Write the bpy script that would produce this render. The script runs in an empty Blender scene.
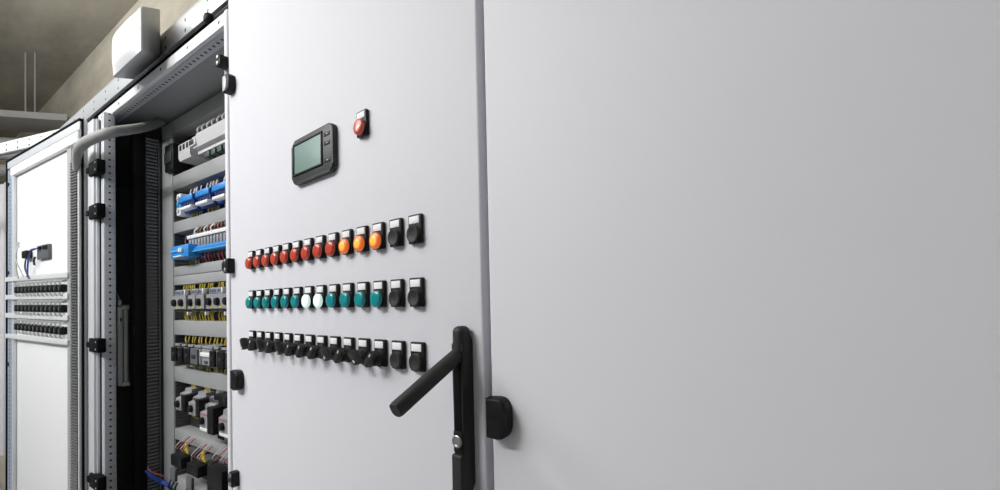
import bpy, bmesh, math, random
from mathutils import Vector, Matrix
random.seed(7)
S = bpy.context.scene
COL = S.collection
R = math.radians
ORD = ['first', 'second', 'third', 'fourth', 'fifth', 'sixth', 'seventh', 'eighth', 'ninth', 'tenth',
       'eleventh', 'twelfth', 'thirteenth', 'fourteenth']

# ------------------------------------------------------------------ camera
CZ = 1.42
FPX = 400.0
YAW, PITCH, ROLL = R(-31.89), R(1.11), R(-1.29)
fw = Vector((math.sin(YAW)*math.cos(PITCH), math.cos(YAW)*math.cos(PITCH), math.sin(PITCH)))
rt = Vector((math.cos(YAW), -math.sin(YAW), 0))
up = rt.cross(fw)
rt, up = (math.cos(ROLL)*rt + math.sin(ROLL)*up), (-math.sin(ROLL)*rt + math.cos(ROLL)*up)
cd = bpy.data.cameras.new('camera')
cam = bpy.data.objects.new('camera', cd)
COL.objects.link(cam)
cd.sensor_width = 36.0
cd.sensor_fit = 'HORIZONTAL'
cd.lens = FPX*36.0/1000.0
cd.shift_y = 47.2/1000.0
cd.clip_start = 0.02
cam.matrix_world = Matrix(((rt.x, up.x, -fw.x, 0), (rt.y, up.y, -fw.y, 0), (rt.z, up.z, -fw.z, CZ), (0, 0, 0, 1)))
S.camera = cam


def at(x, y, Y=None, X=None):
    """the world point on the plane Y=... (or X=...) seen at a photo pixel"""
    d = rt*((x-500.0)/FPX) - up*((y-292.2)/FPX) + fw
    t = Y/d.y if Y is not None else X/d.x
    p = d*t
    return Vector((p.x, p.y, p.z+CZ))


# ------------------------------------------------------------------ materials
def lin(c):
    c /= 255.0
    return c/12.92 if c <= 0.04045 else ((c+0.055)/1.055)**2.4


def rgb(r, g, b):
    return (lin(r), lin(g), lin(b), 1.0)


class Nodes:
    def __init__(s, name):
        s.m = bpy.data.materials.new(name)
        s.m.use_nodes = True
        s.t = s.m.node_tree
        s.b = s.t.nodes['Principled BSDF']

    def new(s, typ, **kw):
        n = s.t.nodes.new(typ)
        for k, v in kw.items():
            setattr(n, k, v)
        return n

    def link(s, a, b):
        s.t.links.new(a, b)

    def math(s, op, a, b=None):
        n = s.new('ShaderNodeMath', operation=op)
        for i, v in enumerate((a, b)):
            if v is None:
                continue
            if isinstance(v, (int, float)):
                n.inputs[i].default_value = v
            else:
                s.link(v, n.inputs[i])
        return n.outputs[0]


def mat(name, col, rough=0.5, metal=0.0, noise=0.04, scale=30.0, bump=0.0, bscale=400.0, spec=0.5, coat=0.0, emit=None, estr=0.0):
    N = Nodes(name)
    tc = N.new('ShaderNodeTexCoord')
    no = N.new('ShaderNodeTexNoise')
    no.inputs['Scale'].default_value = scale
    no.inputs['Detail'].default_value = 4
    N.link(tc.outputs['Object'], no.inputs['Vector'])
    mx = N.new('ShaderNodeMix', data_type='RGBA')
    mx.inputs[6].default_value = tuple(min(1, c*(1-noise)) for c in col[:3]) + (1,)
    mx.inputs[7].default_value = tuple(min(1, c*(1+noise)) for c in col[:3]) + (1,)
    N.link(no.outputs['Fac'], mx.inputs[0])
    N.link(mx.outputs[2], N.b.inputs['Base Color'])
    N.b.inputs['Roughness'].default_value = rough
    N.b.inputs['Metallic'].default_value = metal
    N.b.inputs['Specular IOR Level'].default_value = spec
    N.b.inputs['Coat Weight'].default_value = coat
    if emit:
        N.b.inputs['Emission Color'].default_value = emit
        N.b.inputs['Emission Strength'].default_value = estr
    if bump:
        n2 = N.new('ShaderNodeTexNoise')
        n2.inputs['Scale'].default_value = bscale
        N.link(tc.outputs['Object'], n2.inputs['Vector'])
        bp = N.new('ShaderNodeBump')
        bp.inputs['Strength'].default_value = bump
        bp.inputs['Distance'].default_value = 0.001
        N.link(n2.outputs['Fac'], bp.inputs['Height'])
        N.link(bp.outputs['Normal'], N.b.inputs['Normal'])
    return N.m


def perforated(name, col, rough, metal, ax, pitch, across, rows, rad, square=False, phase=0.0):
    """steel with rows of punched holes: ax runs along the rail, across is the other axis; rows are the hole lines"""
    N = Nodes(name)
    tc = N.new('ShaderNodeTexCoord')
    sp = N.new('ShaderNodeSeparateXYZ')
    N.link(tc.outputs['Object'], sp.inputs[0])
    u = N.math('SUBTRACT', N.math('FRACT', N.math('DIVIDE', N.math('ADD', sp.outputs[ax], phase), pitch)), 0.5)
    u = N.math('ABSOLUTE', N.math('MULTIPLY', u, pitch))
    tot = None
    for v0 in rows:
        rr = rad if not isinstance(v0, tuple) else v0[1]
        c0 = v0 if not isinstance(v0, tuple) else v0[0]
        v = N.math('ABSOLUTE', N.math('SUBTRACT', sp.outputs[across], c0))
        if square:
            d = N.math('MAXIMUM', u, v)
        else:
            d = N.math('SQRT', N.math('ADD', N.math('MULTIPLY', u, u), N.math('MULTIPLY', v, v)))
        h = N.math('LESS_THAN', d, rr)
        tot = h if tot is None else N.math('MAXIMUM', tot, h)
    mx = N.new('ShaderNodeMix', data_type='RGBA')
    mx.inputs[6].default_value = col
    mx.inputs[7].default_value = (0.012, 0.012, 0.013, 1)
    N.link(tot, mx.inputs[0])
    N.link(mx.outputs[2], N.b.inputs['Base Color'])
    N.link(N.math('MULTIPLY', N.math('SUBTRACT', 1.0, tot), metal), N.b.inputs['Metallic'])
    N.b.inputs['Roughness'].default_value = rough
    return N.m


def concrete(name, col, lines=None):
    N = Nodes(name)
    tc = N.new('ShaderNodeTexCoord')
    mp = N.new('ShaderNodeMapping')
    mp.inputs['Scale'].default_value = (0.5, 1.6, 1.2)
    N.link(tc.outputs['Object'], mp.inputs[0])
    n1 = N.new('ShaderNodeTexNoise')
    n1.inputs['Scale'].default_value = 2.2
    n1.inputs['Detail'].default_value = 9
    n1.inputs['Roughness'].default_value = 0.65
    N.link(mp.outputs[0], n1.inputs['Vector'])
    cr = N.new('ShaderNodeValToRGB')
    cr.color_ramp.elements[0].position = 0.3
    cr.color_ramp.elements[0].color = tuple(c*0.62 for c in col[:3]) + (1,)
    cr.color_ramp.elements[1].position = 0.72
    cr.color_ramp.elements[1].color = tuple(min(1, c*1.2) for c in col[:3]) + (1,)
    N.link(n1.outputs['Fac'], cr.inputs[0])
    out = cr.outputs[0]
    if lines:
        sp = N.new('ShaderNodeSeparateXYZ')
        N.link(tc.outputs['Object'], sp.inputs[0])
        tot = None
        for ax, pitch, ph in lines:
            u = N.math('ABSOLUTE', N.math('SUBTRACT', N.math('FRACT', N.math('DIVIDE', N.math('ADD', sp.outputs[ax], ph), pitch)), 0.5))
            h = N.math('LESS_THAN', N.math('MULTIPLY', u, pitch), 0.006)
            tot = h if tot is None else N.math('MAXIMUM', tot, h)
        mx = N.new('ShaderNodeMix', data_type='RGBA')
        N.link(N.math('MULTIPLY', tot, 0.45), mx.inputs[0])
        N.link(out, mx.inputs[6])
        mx.inputs[7].default_value = tuple(c*0.35 for c in col[:3]) + (1,)
        out = mx.outputs[2]
    N.link(out, N.b.inputs['Base Color'])
    N.b.inputs['Roughness'].default_value = 0.85
    bp = N.new('ShaderNodeBump')
    bp.inputs['Strength'].default_value = 0.25
    bp.inputs['Distance'].default_value = 0.01
    N.link(n1.outputs['Fac'], bp.inputs['Height'])
    N.link(bp.outputs['Normal'], N.b.inputs['Normal'])
    return N.m


M = dict(
    paint=mat('white_powder_coat', rgb(226, 225, 232), 0.58, spec=0.35, noise=0.01, scale=6, bump=0.10, bscale=900),
    paint_grey=mat('grey_powder_coat', rgb(205, 205, 208), 0.45, noise=0.015, scale=8, bump=0.1, bscale=900),
    edge=mat('grey_door_edge', rgb(186, 188, 193), 0.45, noise=0.02, scale=8),
    inner=mat('white_inner_panel', rgb(232, 232, 234), 0.4, noise=0.01, scale=6),
    steel=mat('zinc_plated_steel', rgb(198, 200, 205), 0.45, 0.12, noise=0.06, scale=25),
    steel_dark=mat('dark_zinc_steel', rgb(120, 124, 130), 0.45, 0.5, noise=0.06, scale=25),
    duct=mat('grey_duct_plastic', rgb(158, 159, 160), 0.5, noise=0.02, scale=12),
    slot=mat('dark_slotted_duct_plastic', rgb(98, 98, 100), 0.55, noise=0.05),
    slot_light=mat('slotted_duct_plastic', rgb(104, 104, 104), 0.55, noise=0.05),
    plate=mat('mounting_plate_dark', rgb(44, 45, 47), 0.55, noise=0.05),
    black=mat('black_plastic', rgb(18, 18, 20), 0.5, spec=0.3, noise=0.08, bump=0.12, bscale=700),
    soft=mat('black_matt_plastic', rgb(36, 35, 36), 0.6, noise=0.08, bump=0.2, bscale=800),
    gasket=mat('black_rubber', rgb(14, 14, 15), 0.75, spec=0.12),
    hmi=mat('charcoal_plastic', rgb(46, 46, 48), 0.5, noise=0.05, bump=0.05),
    glass=mat('greenish_display', rgb(122, 150, 143), 0.22, noise=0.05, scale=6, coat=0.1, spec=0.35),
    label=mat('white_legend_card', rgb(250, 251, 252), 0.5, noise=0.01),
    red=mat('red_lens', rgb(216, 78, 58), 0.28, noise=0.06, coat=0.3),
    orange=mat('lit_orange_lens', rgb(240, 110, 60), 0.3, noise=0.05, emit=rgb(255, 128, 40), estr=0.3),
    amber=mat('glowing_amber_centre', rgb(255, 190, 80), 0.3, noise=0.03, emit=rgb(255, 176, 60), estr=0.45),
    teal=mat('teal_lens', rgb(0, 148, 154), 0.28, noise=0.06, coat=0.3),
    lit=mat('lit_white_lens', rgb(235, 250, 246), 0.3, noise=0.02, emit=rgb(225, 255, 246), estr=0.45),
    chrome=mat('polished_metal', rgb(170, 170, 170), 0.35, 0.9, noise=0.03),
    device=mat('light_grey_device_plastic', rgb(146, 146, 150), 0.5, noise=0.02),
    plc=mat('pale_device_plastic', rgb(214, 210, 211), 0.5, noise=0.02),
    device_dark=mat('dark_grey_device_plastic', rgb(92, 94, 98), 0.5, noise=0.03),
    device_blue_grey=mat('blue_grey_device_plastic', rgb(148, 154, 172), 0.5, noise=0.03),
    green=mat('dark_green_terminal', rgb(62, 80, 74), 0.5, noise=0.1, scale=120),
    blue=mat('bright_blue_plastic', rgb(44, 138, 214), 0.4, noise=0.06, scale=60),
    blue_dark=mat('deep_blue_plastic', rgb(22, 72, 150), 0.45, noise=0.06),
    cyan=mat('pale_blue_plastic', rgb(90, 170, 220), 0.45, noise=0.05),
    gold=mat('brass_contacts', rgb(176, 128, 60), 0.4, 0.4, noise=0.15, scale=120),
    yellow=mat('yellow_wire', rgb(205, 185, 72), 0.45, noise=0.06),
    redwire=mat('dull_red_wire', rgb(172, 84, 84), 0.5, noise=0.1),
    maroon=mat('maroon_wire', rgb(98, 50, 58), 0.5, noise=0.1),
    brown=mat('brown_wire', rgb(124, 80, 60), 0.5, noise=0.1),
    white=mat('white_plastic', rgb(234, 234, 232), 0.45, noise=0.02),
    bluewire=mat('blue_cable', rgb(40, 70, 160), 0.45, noise=0.05),
    orangewire=mat('orange_cable', rgb(196, 104, 60), 0.45, noise=0.05),
    blackwire=mat('black_cable', rgb(26, 26, 30), 0.5),
    greywire=mat('pale_grey_wire', rgb(190, 190, 190), 0.5),
    bundle=mat('grey_wrapped_conduit', rgb(158, 157, 155), 0.6, noise=0.08, scale=40, bump=0.2, bscale=120),
    box=mat('white_box_plastic', rgb(240, 240, 240), 0.4, noise=0.01),
    box_shade=mat('shaded_box_plastic', rgb(196, 196, 196), 0.5, noise=0.02),  # white box's unlit sides: their shade is put into this grey
    ceiling=concrete('raw_concrete_ceiling', rgb(172, 166, 154), [('Y', 1.3, 0.2), ('X', 2.2, 0.25)]),
    wall=concrete('pale_concrete_wall', rgb(206, 197, 180), [('Z', 1.25, 0.35)]),
    plaster=mat('painted_plaster', rgb(178, 180, 184), 0.8, noise=0.03, scale=3),
    floor=mat('grey_screed', rgb(150, 150, 150), 0.55, noise=0.1, scale=3),
)
M['rail_perf'] = perforated('perforated_white_rail', rgb(232, 233, 236), 0.4, 0.1, 'X', 0.19, 'Z', [(0.017, 0.0055), ], 0.004)
M['flange_perf'] = perforated('perforated_flange', rgb(196, 198, 202), 0.45, 0.2, 'X', 0.025, 'Y', [0.0], 0.0045)
M['upper_perf'] = perforated('perforated_zinc_rail', rgb(200, 203, 206), 0.4, 0.35, 'X', 0.15, 'Z', [(0.028, 0.0056), (0.060, 0.0056)], 0.004)
M['post_perf'] = perforated('perforated_zinc_post', rgb(188, 190, 196), 0.45, 0.3, 'Z', 0.0245, 'Y', [(0.0, 0.0036), (0.011, 0.0014)], 0.0036, phase=0.004)
M['post_perf_fine'] = perforated('finely_perforated_strip', rgb(160, 172, 190), 0.45, 0.3, 'Z', 0.02, 'X', [(0.0, 0.006)], 0.005)
M['beam_perf'] = perforated('perforated_white_beam', rgb(234, 236, 238), 0.4, 0.1, 'X', 0.1, 'Z', [(0.018, 0.006), (0.046, 0.006)], 0.006)


# ------------------------------------------------------------------ mesh builder
class MB:
    def __init__(s):
        s.bm = bmesh.new()
        s.mats = []

    def mi(s, m):
        if m not in s.mats:
            s.mats.append(m)
        return s.mats.index(m)

    def _paint(s, before, m):
        i = s.mi(m)
        for f in s.bm.faces:
            if f not in before:
                f.material_index = i

    def box(s, x0, x1, y0, y1, z0, z1, m, bev=0.0, seg=2, rot=None, piv=None):
        before = set(s.bm.faces)
        r = bmesh.ops.create_cube(s.bm, size=1.0)
        vs = r['verts']
        for v in vs:
            v.co = Vector((x0+(v.co.x+0.5)*(x1-x0), y0+(v.co.y+0.5)*(y1-y0), z0+(v.co.z+0.5)*(z1-z0)))
        if bev:
            es = list({e for v in vs for e in v.link_edges})
            r2 = bmesh.ops.bevel(s.bm, geom=es, offset=bev, segments=seg, profile=0.5, affect='EDGES')
            vs = list({v for f in s.bm.faces if f not in before for v in f.verts})
        if rot:
            p = Vector(piv) if piv else Vector(((x0+x1)/2, (y0+y1)/2, (z0+z1)/2))
            bmesh.ops.rotate(s.bm, verts=vs, cent=p, matrix=rot)
        s._paint(before, m)
        return s

    def prism(s, pts, axis, a, b, m, bev=0.0, seg=2):
        """extrude a 2-D outline: axis 'y' uses (x,z), 'x' uses (y,z), 'z' uses (x,y)"""
        before = set(s.bm.faces)

        def P(p, t):
            return {'y': Vector((p[0], t, p[1])), 'x': Vector((t, p[0], p[1])), 'z': Vector((p[0], p[1], t))}[axis]
        va = [s.bm.verts.new(P(p, a)) for p in pts]
        vb = [s.bm.verts.new(P(p, b)) for p in pts]
        fa = s.bm.faces.new(va)
        fb = s.bm.faces.new(list(reversed(vb)))
        n = len(pts)
        for i in range(n):
            s.bm.faces.new((va[i], vb[i], vb[(i+1) % n], va[(i+1) % n]))
        if bev:
            es = list(fa.edges)
            bmesh.ops.bevel(s.bm, geom=es, offset=bev, segments=seg, profile=0.5, affect='EDGES')
        s._paint(before, m)
        return s

    def lathe(s, prof, c, m, seg=28, axis='-y', cap=True):
        """prof: (radius, height) pairs; axis -y points out of a door front"""
        before = set(s.bm.faces)
        c = Vector(c)
        rings = []
        for r_, h in prof:
            ring = []
            for k in range(seg):
                a = 2*math.pi*k/seg
                u, v = r_*math.cos(a), r_*math.sin(a)
                ring.append(s.bm.verts.new(c + {'-y': Vector((u, -h, v)), 'z': Vector((u, v, h)), 'x': Vector((h, u, v))}[axis]))
            rings.append(ring)
        for a, b in zip(rings, rings[1:]):
            for k in range(seg):
                s.bm.faces.new((a[k], a[(k+1) % seg], b[(k+1) % seg], b[k]))
        if cap:
            s.bm.faces.new(list(reversed(rings[0])))
            s.bm.faces.new(rings[-1])
        s._paint(before, m)
        return s

    def tube(s, pts, rad, m, seg=8, taper=None):
        before = set(s.bm.faces)
        pts = [Vector(p) for p in pts]
        n = None
        rings = []
        for i, p in enumerate(pts):
            t = (pts[min(i+1, len(pts)-1)] - pts[max(i-1, 0)]).normalized()
            if n is None:
                n = t.orthogonal().normalized()
            n = (n - t*n.dot(t)).normalized()
            b = t.cross(n)
            r_ = rad if taper is None else rad*taper[i]
            rings.append([s.bm.verts.new(p + (n*math.cos(2*math.pi*k/seg) + b*math.sin(2*math.pi*k/seg))*r_) for k in range(seg)])
        for a, b in zip(rings, rings[1:]):
            for k in range(seg):
                s.bm.faces.new((a[k], a[(k+1) % seg], b[(k+1) % seg], b[k]))
        s.bm.faces.new(list(reversed(rings[0])))
        s.bm.faces.new(rings[-1])
        s._paint(before, m)
        return s

    def comb(s, x0, x1, y_root, y_tip, z0, z1, pitch, m, axis='x'):
        """slotted duct wall: a square-wave outline extruded"""
        prof = [(y_root + (y_root-y_tip)*0.8, z0)]
        n = int((z1-z0)/pitch)
        for i in range(n):
            z = z0 + i*pitch
            prof += [(y_root, z), (y_root, z+pitch*0.45), (y_tip, z+pitch*0.45), (y_tip, z+pitch)]
        prof += [(y_root + (y_root-y_tip)*0.8, z0+n*pitch)]
        return s.prism(prof, axis, x0, x1, m)

    def build(s, name, parent=None, smooth=True, loc=None, rz=0.0):
        bmesh.ops.recalc_face_normals(s.bm, faces=s.bm.faces[:])
        me = bpy.data.meshes.new(name)
        s.bm.to_mesh(me)
        s.bm.free()
        for m in s.mats:
            me.materials.append(m)
        if smooth:
            for p in me.polygons:
                p.use_smooth = True
            me.set_sharp_from_angle(angle=R(35))
        o = bpy.data.objects.new(name, me)
        COL.objects.link(o)
        if parent:
            o.parent = parent
        if loc is not None:
            o.location = loc
        o.rotation_euler.z = rz
        return o


def tag(o, label=None, cat=None, group=None, kind=None):
    for k, v in (('label', label), ('category', cat), ('group', group), ('kind', kind)):
        if v:
            o[k] = v
    return o


def thing(name, label, cat, loc=(0, 0, 0), rz=0.0, group=None):
    o = bpy.data.objects.new(name, None)
    o.empty_display_size = 0.05
    COL.objects.link(o)
    o.location = loc
    o.rotation_euler.z = rz
    return tag(o, label, cat, group)


def copy_tree(o, parent=None):
    c = o.copy()
    COL.objects.link(c)
    c.parent = parent
    for ch in list(o.children):
        copy_tree(ch, c)
    return c


def smooth_path(pts, n=6):
    """Catmull-Rom through the points"""
    P = [Vector(p) for p in pts]
    P = [P[0]*2-P[1]] + P + [P[-1]*2-P[-2]]
    out = []
    for i in range(1, len(P)-2):
        for k in range(n):
            t = k/n
            a, b, c, d = P[i-1], P[i], P[i+1], P[i+2]
            out.append(0.5*((2*b) + (c-a)*t + (2*a-5*b+4*c-d)*t*t + (3*b-a-3*c+d)*t**3))
    out.append(P[-2])
    return out


# ------------------------------------------------------------------ the room
CEIL = 3.70
WB = 1.09
def room():
    X0, X1, Y0 = -8.5, 3.5, -3.2
    tag(MB().box(X0-.2, X1+.2, Y0-.2, WB+.2, -0.2, 0.0, M['floor']).build('floor', smooth=False), kind='structure')
    tag(MB().box(X0-.2, X1+.2, Y0-.2, WB+.2, CEIL, CEIL+.2, M['ceiling']).build('ceiling', smooth=False), kind='structure')
    tag(MB().box(X0-.2, X1+.2, WB, WB+.2, 0, CEIL, M['wall']).build('wall_back', smooth=False), kind='structure')
    tag(MB().box(X0-.2, X0, Y0, WB, 0, CEIL, M['wall']).build('wall_left', smooth=False), kind='structure')
    tag(MB().box(X1, X1+.2, Y0, WB, 0, CEIL, M['plaster']).build('wall_right', smooth=False), kind='structure')
    tag(MB().box(X0-.2, X1+.2, Y0-.2, Y0, 0, CEIL, M['plaster']).build('wall_front', smooth=False), kind='structure')


room()

YF = 0.497            # front plane of the cabinet frames
ZT = 2.18             # top of the cabinet frames


# ------------------------------------------------------------------ right cabinet with the plain closed door
def right_cabinet():
    t = thing('electrical_cabinet', 'closed cabinet with a large plain pale grey door filling the right side', 'electrical cabinet', (-0.258, 0.42, 0))
    L = 0.92
    MB().box(0.004, L, 0.0, 0.62, 0.10, 2.20, M['paint_grey'], 0.004).build('body', t)
    MB().box(0.02, L-.02, 0.02, 0.60, 0.0, 0.10, M['plate'], 0.003).build('plinth', t)
    d = MB().box(-0.0065, L, -0.020, -0.001, 0.115, 2.19, M['paint'], 0.0035, 3).build('door', t)
    # half-round hinge cover straddling the door's left edge
    a = at(485.4, 397, Y=0.383)
    b = at(485.4, 440, Y=0.383)
    z0, z1, xl = b.z+.001, a.z-.001, a.x+0.2558
    tz = thing_hinge('hinge', d, xl, -0.020, z0, z1, 0.0285, 0.016)
    return t


def thing_hinge(name, parent, xl, yf, z0, z1, w, dep, right=True):
    """rounded hinge cover: flat edge on one side, bulging to the other, on the plane y=yf (out is -y)"""
    h = z1-z0
    k = 1 if right else -1
    pts = [(xl, z0+.001), (xl, z1-.001)]
    for i in range(13):
        a = math.pi/2 - math.pi*i/12
        pts.append((xl + k*(w*0.50 + w*0.50*abs(math.cos(a))**0.8), (z0+z1)/2 + (h/2)*math.copysign(abs(math.sin(a))**0.75, math.sin(a))*(1 if i not in (0, 12) else 1)))
    o = MB().prism(pts if right else pts, 'y', yf-dep, yf-0.0005, M['black'], dep*0.22, 3).build(name, parent)
    MB().box(min(xl+k*.002, xl+k*w*.62), max(xl+k*.002, xl+k*w*.62), yf-dep-.0012, yf-dep+.004, z0+h*.55, z0+h*.56, M['black'], 0.0004).build('moulded_rib', o)
    return o


right_cabinet()

# ------------------------------------------------------------------ middle cabinet with the instrument door
TH = R(5.645)
P0 = Vector((-0.9553, 0.4645, 0.0))     # on the plane of the legend plates, first column
DOORW = (-0.122, 0.6815)
DY = 0.006                              # door face lies 6 mm behind the plate fronts


def dpt(s, off, z):
    return Vector((P0.x + s*math.cos(TH) - off*math.sin(TH), P0.y - s*math.sin(TH) - off*math.cos(TH), z))


def middle_cabinet():
    t = thing('electrical_cabinet', 'cabinet whose slightly open pale grey door carries the lamps, switches and display', 'electrical cabinet', (P0.x, P0.y, 0), -TH)
    # body in world axes, expressed in the tilted frame
    b = MB()
    b.box(-1.105, -0.30, YF+.02, 1.0, 0.10, 0.14, M['paint_grey'])
    b.box(-1.105, -0.30, 0.96, 1.0, 0.14, 2.14, M['paint_grey'])
    b.box(-0.34, -0.30, YF, 0.96, 0.14, 2.14, M['paint_grey'])
    b.box(-1.105, -0.30, YF, 1.0, 2.14, 2.18, M['paint_grey'])
    b.box(-1.105, -0.30, YF+.02, 0.98, 0.0, 0.10, M['plate'])
    o = b.build('body', t)
    o.matrix_parent_inverse = (Matrix.Translation((P0.x, P0.y, 0)) @ Matrix.Rotation(-TH, 4, 'Z')).inverted()
    d = MB().box(DOORW[0], DOORW[1], DY, DY+.020, 0.12, 2.235, M['paint'], 0.0035, 4).build('door', t)
    MB().box(DOORW[0]+.02, DOORW[1]-.02, DY+.0205, DY+.030, 0.15, 2.20, M['gasket'], 0.003).build('gasket', d)
    # hinge covers on the left edge
    for s0, w_, z0, z1, style in ((-.1107, .035, 1.935, 1.977, 1), (-.0857, .042, 1.224, 1.270, 0)):
        h = thing_hinge('hinge', d, s0, DY, z0, z1, w_, 0.016)
        if style:
            zc, hh = (z0+z1)/2, (z1-z0)/2
            pts = [(s0+.001, zc-hh*.84), (s0+.001, zc+hh*.84)]
            for i in range(9):
                q = math.pi/2 - math.pi*i/8
                pts.append((s0+.011+.012*math.cos(q), zc+hh*.84*math.sin(q)))
            tag(MB().prism(pts, 'y', DY-.0176, DY-.012, M['steel'], 0.0008).build('cover_plate', h), 'grey metal plate on hinge')
    # black catches that stick out of the left edge, with screws
    for s0, s1, z0, z1 in ((-.168, -.132, 2.016, 2.041), (-.132, -.094, 1.499, 1.534), (-.106, -.078, .9965, 1.030)):
        w_, h_, zc = s1-s0, z1-z0, (z0+z1)/2
        pts = [(s0, zc-h_*.2), (s0, zc+h_*.2), (s0+w_*.4, z1), (s1, z1), (s1, z0), (s0+w_*.4, z0)]
        k = MB().prism(pts, 'y', -.010, 0.010, M['black'], 0.002).build('door_catch', d)
        for dz in (-.3, .3):
            MB().lathe([(.005, 0), (.005, .002), (.003, .003)], (s0+w_*.7, -.0102, zc+dz*h_), M['chrome'], 12).build('screw', k)
    # swing handle
    h = thing_none('swing_handle', t)
    sc, fr = 0.6555, -0.0135
    w = 0.0088
    pts = []
    for i in range(13):
        q = math.pi*i/12
        pts.append((sc + w*math.cos(q), 1.366 + .0130*math.sin(q)))
    pts += [(sc-w, 1.19), (sc+w*.2, 1.178), (sc+w, 1.196)]
    MB().prism(pts, 'y', fr, DY-.0003, M['soft'], 0.0028, 3).build('escutcheon', h)
    # black slab painting the shade of the hollow where the lever beds
    MB().box(sc-w*.72, sc+w*.72, fr-.0006, fr+.004, 1.252, 1.352, M['gasket'], 0.001).build('recess_shade', h)
    MB().box(sc-w*.8, sc+w*.8, fr-.0022, fr+.004, 1.236, 1.262, M['black'], 0.0015).build('lock_plate', h)
    lk = MB().lathe([(.0076, 0), (.0076, .0012), (.0066, .0018), (.0050, .0014), (.0046, .0010)], (sc-.0003, fr-.0024, 1.250), M['chrome'], 24).build('lock_cylinder', h)
    tag(lk, 'round silver key lock')
    MB().box(sc-w*.98, sc+w*.98, fr-.0052, fr+.006, 1.10, 1.2345, M['soft'], 0.0028, 3).build('lower_grip', h)
    # the lever, swung out and down from the top
    a_, L_ = R(64), 0.105
    pv = Vector((sc, fr+.001, 1.354))
    dv = Vector((0.0, -math.sin(a_), -math.cos(a_)))
    side = Vector((1, 0, 0))
    nrm = dv.cross(side)
    m = MB()
    prof = []
    for i in range(20):
        q = 2*math.pi*i/20
        prof.append((.0082*math.copysign(abs(math.cos(q))**.75, math.cos(q)), .0088*math.copysign(abs(math.sin(q))**.75, math.sin(q))))
    rings = []
    for j, (tt, sc_) in enumerate(((-0.006, .80), (0.0, .97), (.02, 1.0), (.06, 1.0), (L_-.003, .98), (L_, .90))):
        rings.append([m.bm.verts.new(pv + dv*tt + side*x*sc_ + nrm*y*sc_) for x, y in prof])
    for A, B in zip(rings, rings[1:]):
        for k in range(20):
            m.bm.faces.new((A[k], A[(k+1) % 20], B[(k+1) % 20], B[k]))
    m.bm.faces.new(rings[0])
    m.bm.faces.new(list(reversed(rings[-1])))
    m.mi(M['soft'])
    m.build('lever', h)
    MB().box(sc-w-.0003, sc+w+.0003, fr-.0022, DY-.0004, 1.3535, 1.3890, M['soft'], 0.0078, 6).build('pivot_cap', h)
    return t


def thing_none(name, parent):
    o = bpy.data.objects.new(name, None)
    COL.objects.link(o)
    o.parent = parent
    return o


middle_cabinet()

# ------------------------------------------------------------------ devices on the instrument door
PITCH_X = 0.0425
PW, PH = 0.0262, 0.0405


def holder(root):
    m = MB()
    m.box(0, PW, 0.0, DY-.0002, -PH, 0.0, M['black'], 0.0012)
    m.lathe([(.0130, 0), (.0130, .0012), (.0122, .0018)], (PW/2, -.0002, -PH+.0126), M['black'], 28)
    m.build('holder', root)
    MB().box(.0027, PW-.0029, -.0008, .002, -.0128, -.0026, M['label'], 0.0004).build('legend_card', root)


CEN = (PW/2, -.0014, -PH+.0126)


def make_lamp(m_out, label, glow=None):
    root = thing('pilot_lamp', label, 'indicator lamp')
    holder(root)
    o = MB().lathe([(.0122, 0), (.0124, .0028), (.0121, .0046), (.0110, .0057), (.0085, .0063), (.002, .0066)], CEN, m_out, 32).build('lens', root)
    if glow:
        MB().lathe([(.0088, .0056), (.0072, .0066), (.002, .0070)], CEN, glow, 28).build('glowing_centre', o)
    return root


def make_button(label):
    root = thing('push_button', label, 'push button')
    holder(root)
    o = MB().lathe([(.0122, 0), (.0122, .0026), (.0114, .0035), (.0098, .0036), (.0078, .0026), (.002, .0020)], CEN, M['soft'], 32).build('button_cap', root)
    return root


def make_selector(label, ang):
    root = thing('selector_switch', label, 'rotary switch')
    holder(root)
    rot = Matrix.Rotation(ang, 3, 'Y')
    k = MB()
    k.lathe([(.0112, 0), (.0112, .006), (.0100, .0085)], CEN, M['soft'], 28)
    k.build('knob_base', root)
    c = Vector(CEN)
    m = MB()
    # wing grip: wider outward, set across the knob at the switched angle
    pts = [(-.0105, -.0045), (.0105, -.0045), (.0125, -.0120), (.0118, -.0190), (-.0118, -.0190), (-.0125, -.0120)]
    m.prism([(x, y) for x, y in pts], 'z', -.0050, .0050, M['soft'], 0.0012)
    for v in m.bm.verts:
        v.co = rot @ v.co + c
    m.build('wing_grip', root)
    m = MB()
    m.box(.006, .0112, -.0197, -.0187, -.0010, .0010, M['white'])
    for v in m.bm.verts:
        v.co = rot @ v.co + c
    tag(m.build('pointer_mark', root), 'small white pointer line')
    return root


def put(o, k, z, group):
    o.location = dpt(k*PITCH_X, 0, z)
    o.rotation_euler.z = -TH
    o['group'] = group
    return o


ZR = (1.5418, 1.4536, 1.3642)


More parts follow.
